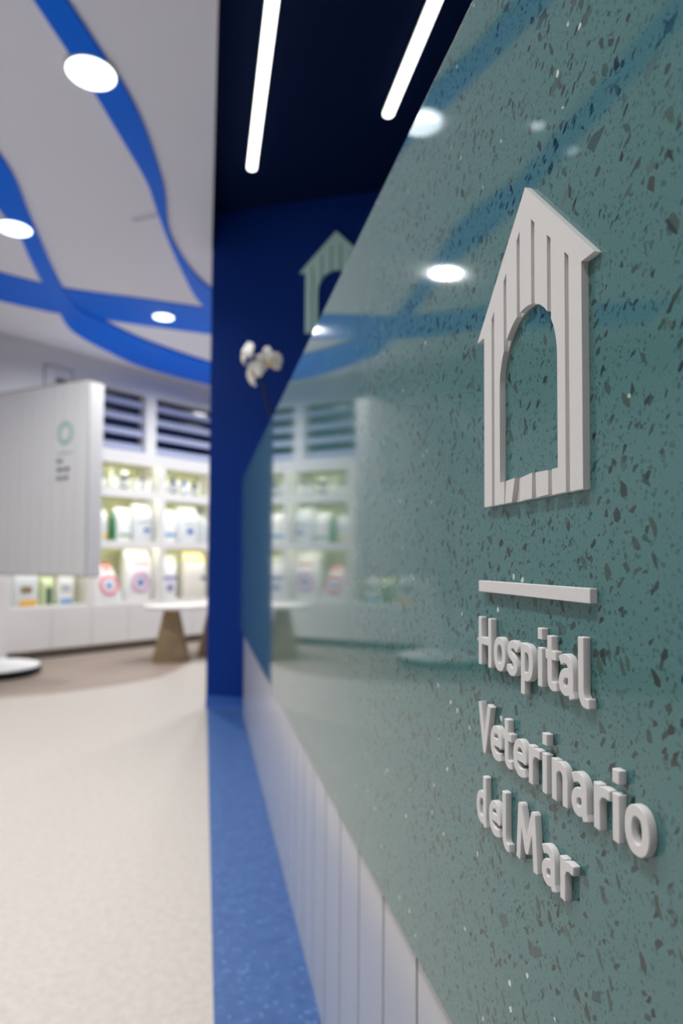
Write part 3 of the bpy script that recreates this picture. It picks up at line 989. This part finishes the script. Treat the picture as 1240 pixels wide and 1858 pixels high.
pack('food_bag', 1.665, 0.12, ZM, 0.23, 0.34, 0.11, 'pack_silver', 'broad silver bag near the navy wall on the middle shelf', bands=[(0.26, 0.38, -0.1, 0.2, 'pack_blue'), (0.54, 0.6, -0.2, 0.3, 'pack_grey')])
pack('food_bag', 1.87, 0.14, ZM, 0.13, 0.28, 0.08, 'pack_grey', 'grey bag half hidden by the navy wall on the middle shelf')


# top row: bottles and tubs
def bottle(u, n, r, hgt, body, cap, label, kind):
    t = thing('bottle' if kind == 0 else 'tub', label, 'bottle' if kind == 0 else 'tub', sh(u, n, ZU), SA, 'small bottles and tubs on the top shelf')
    if kind == 0:
        MB().lathe([(r * 0.9, 0.0005), (r, 0.006), (r, hgt * 0.62), (r * 0.8, hgt * 0.72), (r * 0.42, hgt * 0.78), (r * 0.42, hgt * 0.82)], 16).build('body', body, t)
        MB().lathe([(r * 0.5, hgt * 0.82), (r * 0.5, hgt * 0.98), (r * 0.42, hgt)], 16).build('cap', cap, t)
    else:
        MB().lathe([(r * 0.92, 0.0005), (r, 0.006), (r, hgt * 0.78)], 16).build('body', body, t)
        MB().lathe([(r * 1.05, hgt * 0.78), (r * 1.05, hgt * 0.97), (r * 0.95, hgt)], 16).build('cap', cap, t)
    MB().lathe([(r * 1.015, hgt * 0.18), (r * 1.02, hgt * 0.19), (r * 1.02, hgt * 0.5), (r * 1.015, hgt * 0.51)], 16).build('label_sleeve', random.choice(('pack_white', 'pack_lime', 'pack_grey')), t)


cols = ['pack_white', 'pack_grey', 'pack_lime', 'pack_silver', 'pack_dark', 'pack_white', 'pack_grey', 'pack_silver']
cn = dict(pack_white='white', pack_grey='grey', pack_lime='lime green', pack_silver='silver', pack_dark='dark', pack_blue='blue', pack_navy='navy')
ords = ['first', 'second', 'third', 'fourth', 'fifth', 'sixth', 'seventh', 'eighth', 'ninth']
for i, u in enumerate([0.72, 0.79, 0.865, 0.925, 0.99, 1.055, 1.115, 1.175, 1.235]):
    c = cols[i % 8]
    kd = 0 if i % 3 != 1 else 1
    bottle(u, 0.10 + 0.02 * (i % 2), 0.024 if kd == 0 else 0.03, (0.15, 0.12, 0.17, 0.14, 0.16, 0.12, 0.11, 0.12, 0.11)[i], c, 'pack_dark' if i % 2 else 'pack_white',
           '%s small %s, %s from the left on the top shelf beside the panel' % (cn[c], 'bottle' if kd == 0 else 'tub', ords[i]), kd)
for i, u in enumerate([1.39, 1.45, 1.505, 1.565, 1.63, 1.69, 1.75, 1.81]):
    c = ['pack_grey', 'pack_silver', 'pack_navy', 'pack_grey', 'pack_blue', 'pack_white', 'pack_dark', 'pack_grey'][i]
    kd = 0 if i % 3 != 0 else 1
    bottle(u, 0.10 + 0.02 * (i % 2), 0.023, (0.12, 0.13, 0.17, 0.13, 0.16, 0.15, 0.13, 0.14)[i], c, 'pack_dark' if i % 2 == 0 else 'pack_white',
           '%s small %s, %s right of the divider on the top shelf' % (cn[c], 'bottle' if kd == 0 else 'tub', ords[i]), kd)

# ------------------------------------------------------------------ low table on two conical pedestals
tb = thing('low_table', 'low white table on two conical beige pedestals', 'table', (-0.23, 5.19, 0))
ax = Vector((0.33, 0.24, 0))
al = math.atan2(ax.y, ax.x)
hl, r_ = ax.length, 0.215
pts = []
for i in range(25):
    a = math.pi / 2 + math.pi * i / 24
    pts.append((r_ * math.cos(a), r_ * math.sin(a)))
for i in range(25):
    a = -math.pi / 2 + math.pi * i / 24
    pts.append((hl + r_ * math.cos(a), r_ * math.sin(a)))
ca, sa = math.cos(al), math.sin(al)
MB().prism(pts, 0.392, 0.418, lambda x, y, h: (x * ca - y * sa, x * sa + y * ca, h)).build('table_top', 'table_white', tb, None, 0, 0.004)
cone = MB().lathe([(0.138, 0.002), (0.14, 0.006), (0.056, 0.3915)], 36).mesh('pedestal', 'cone_beige')
link('pedestal', cone, tb, (0, 0, 0))
link('pedestal', cone, tb, (ax.x, ax.y, 0))
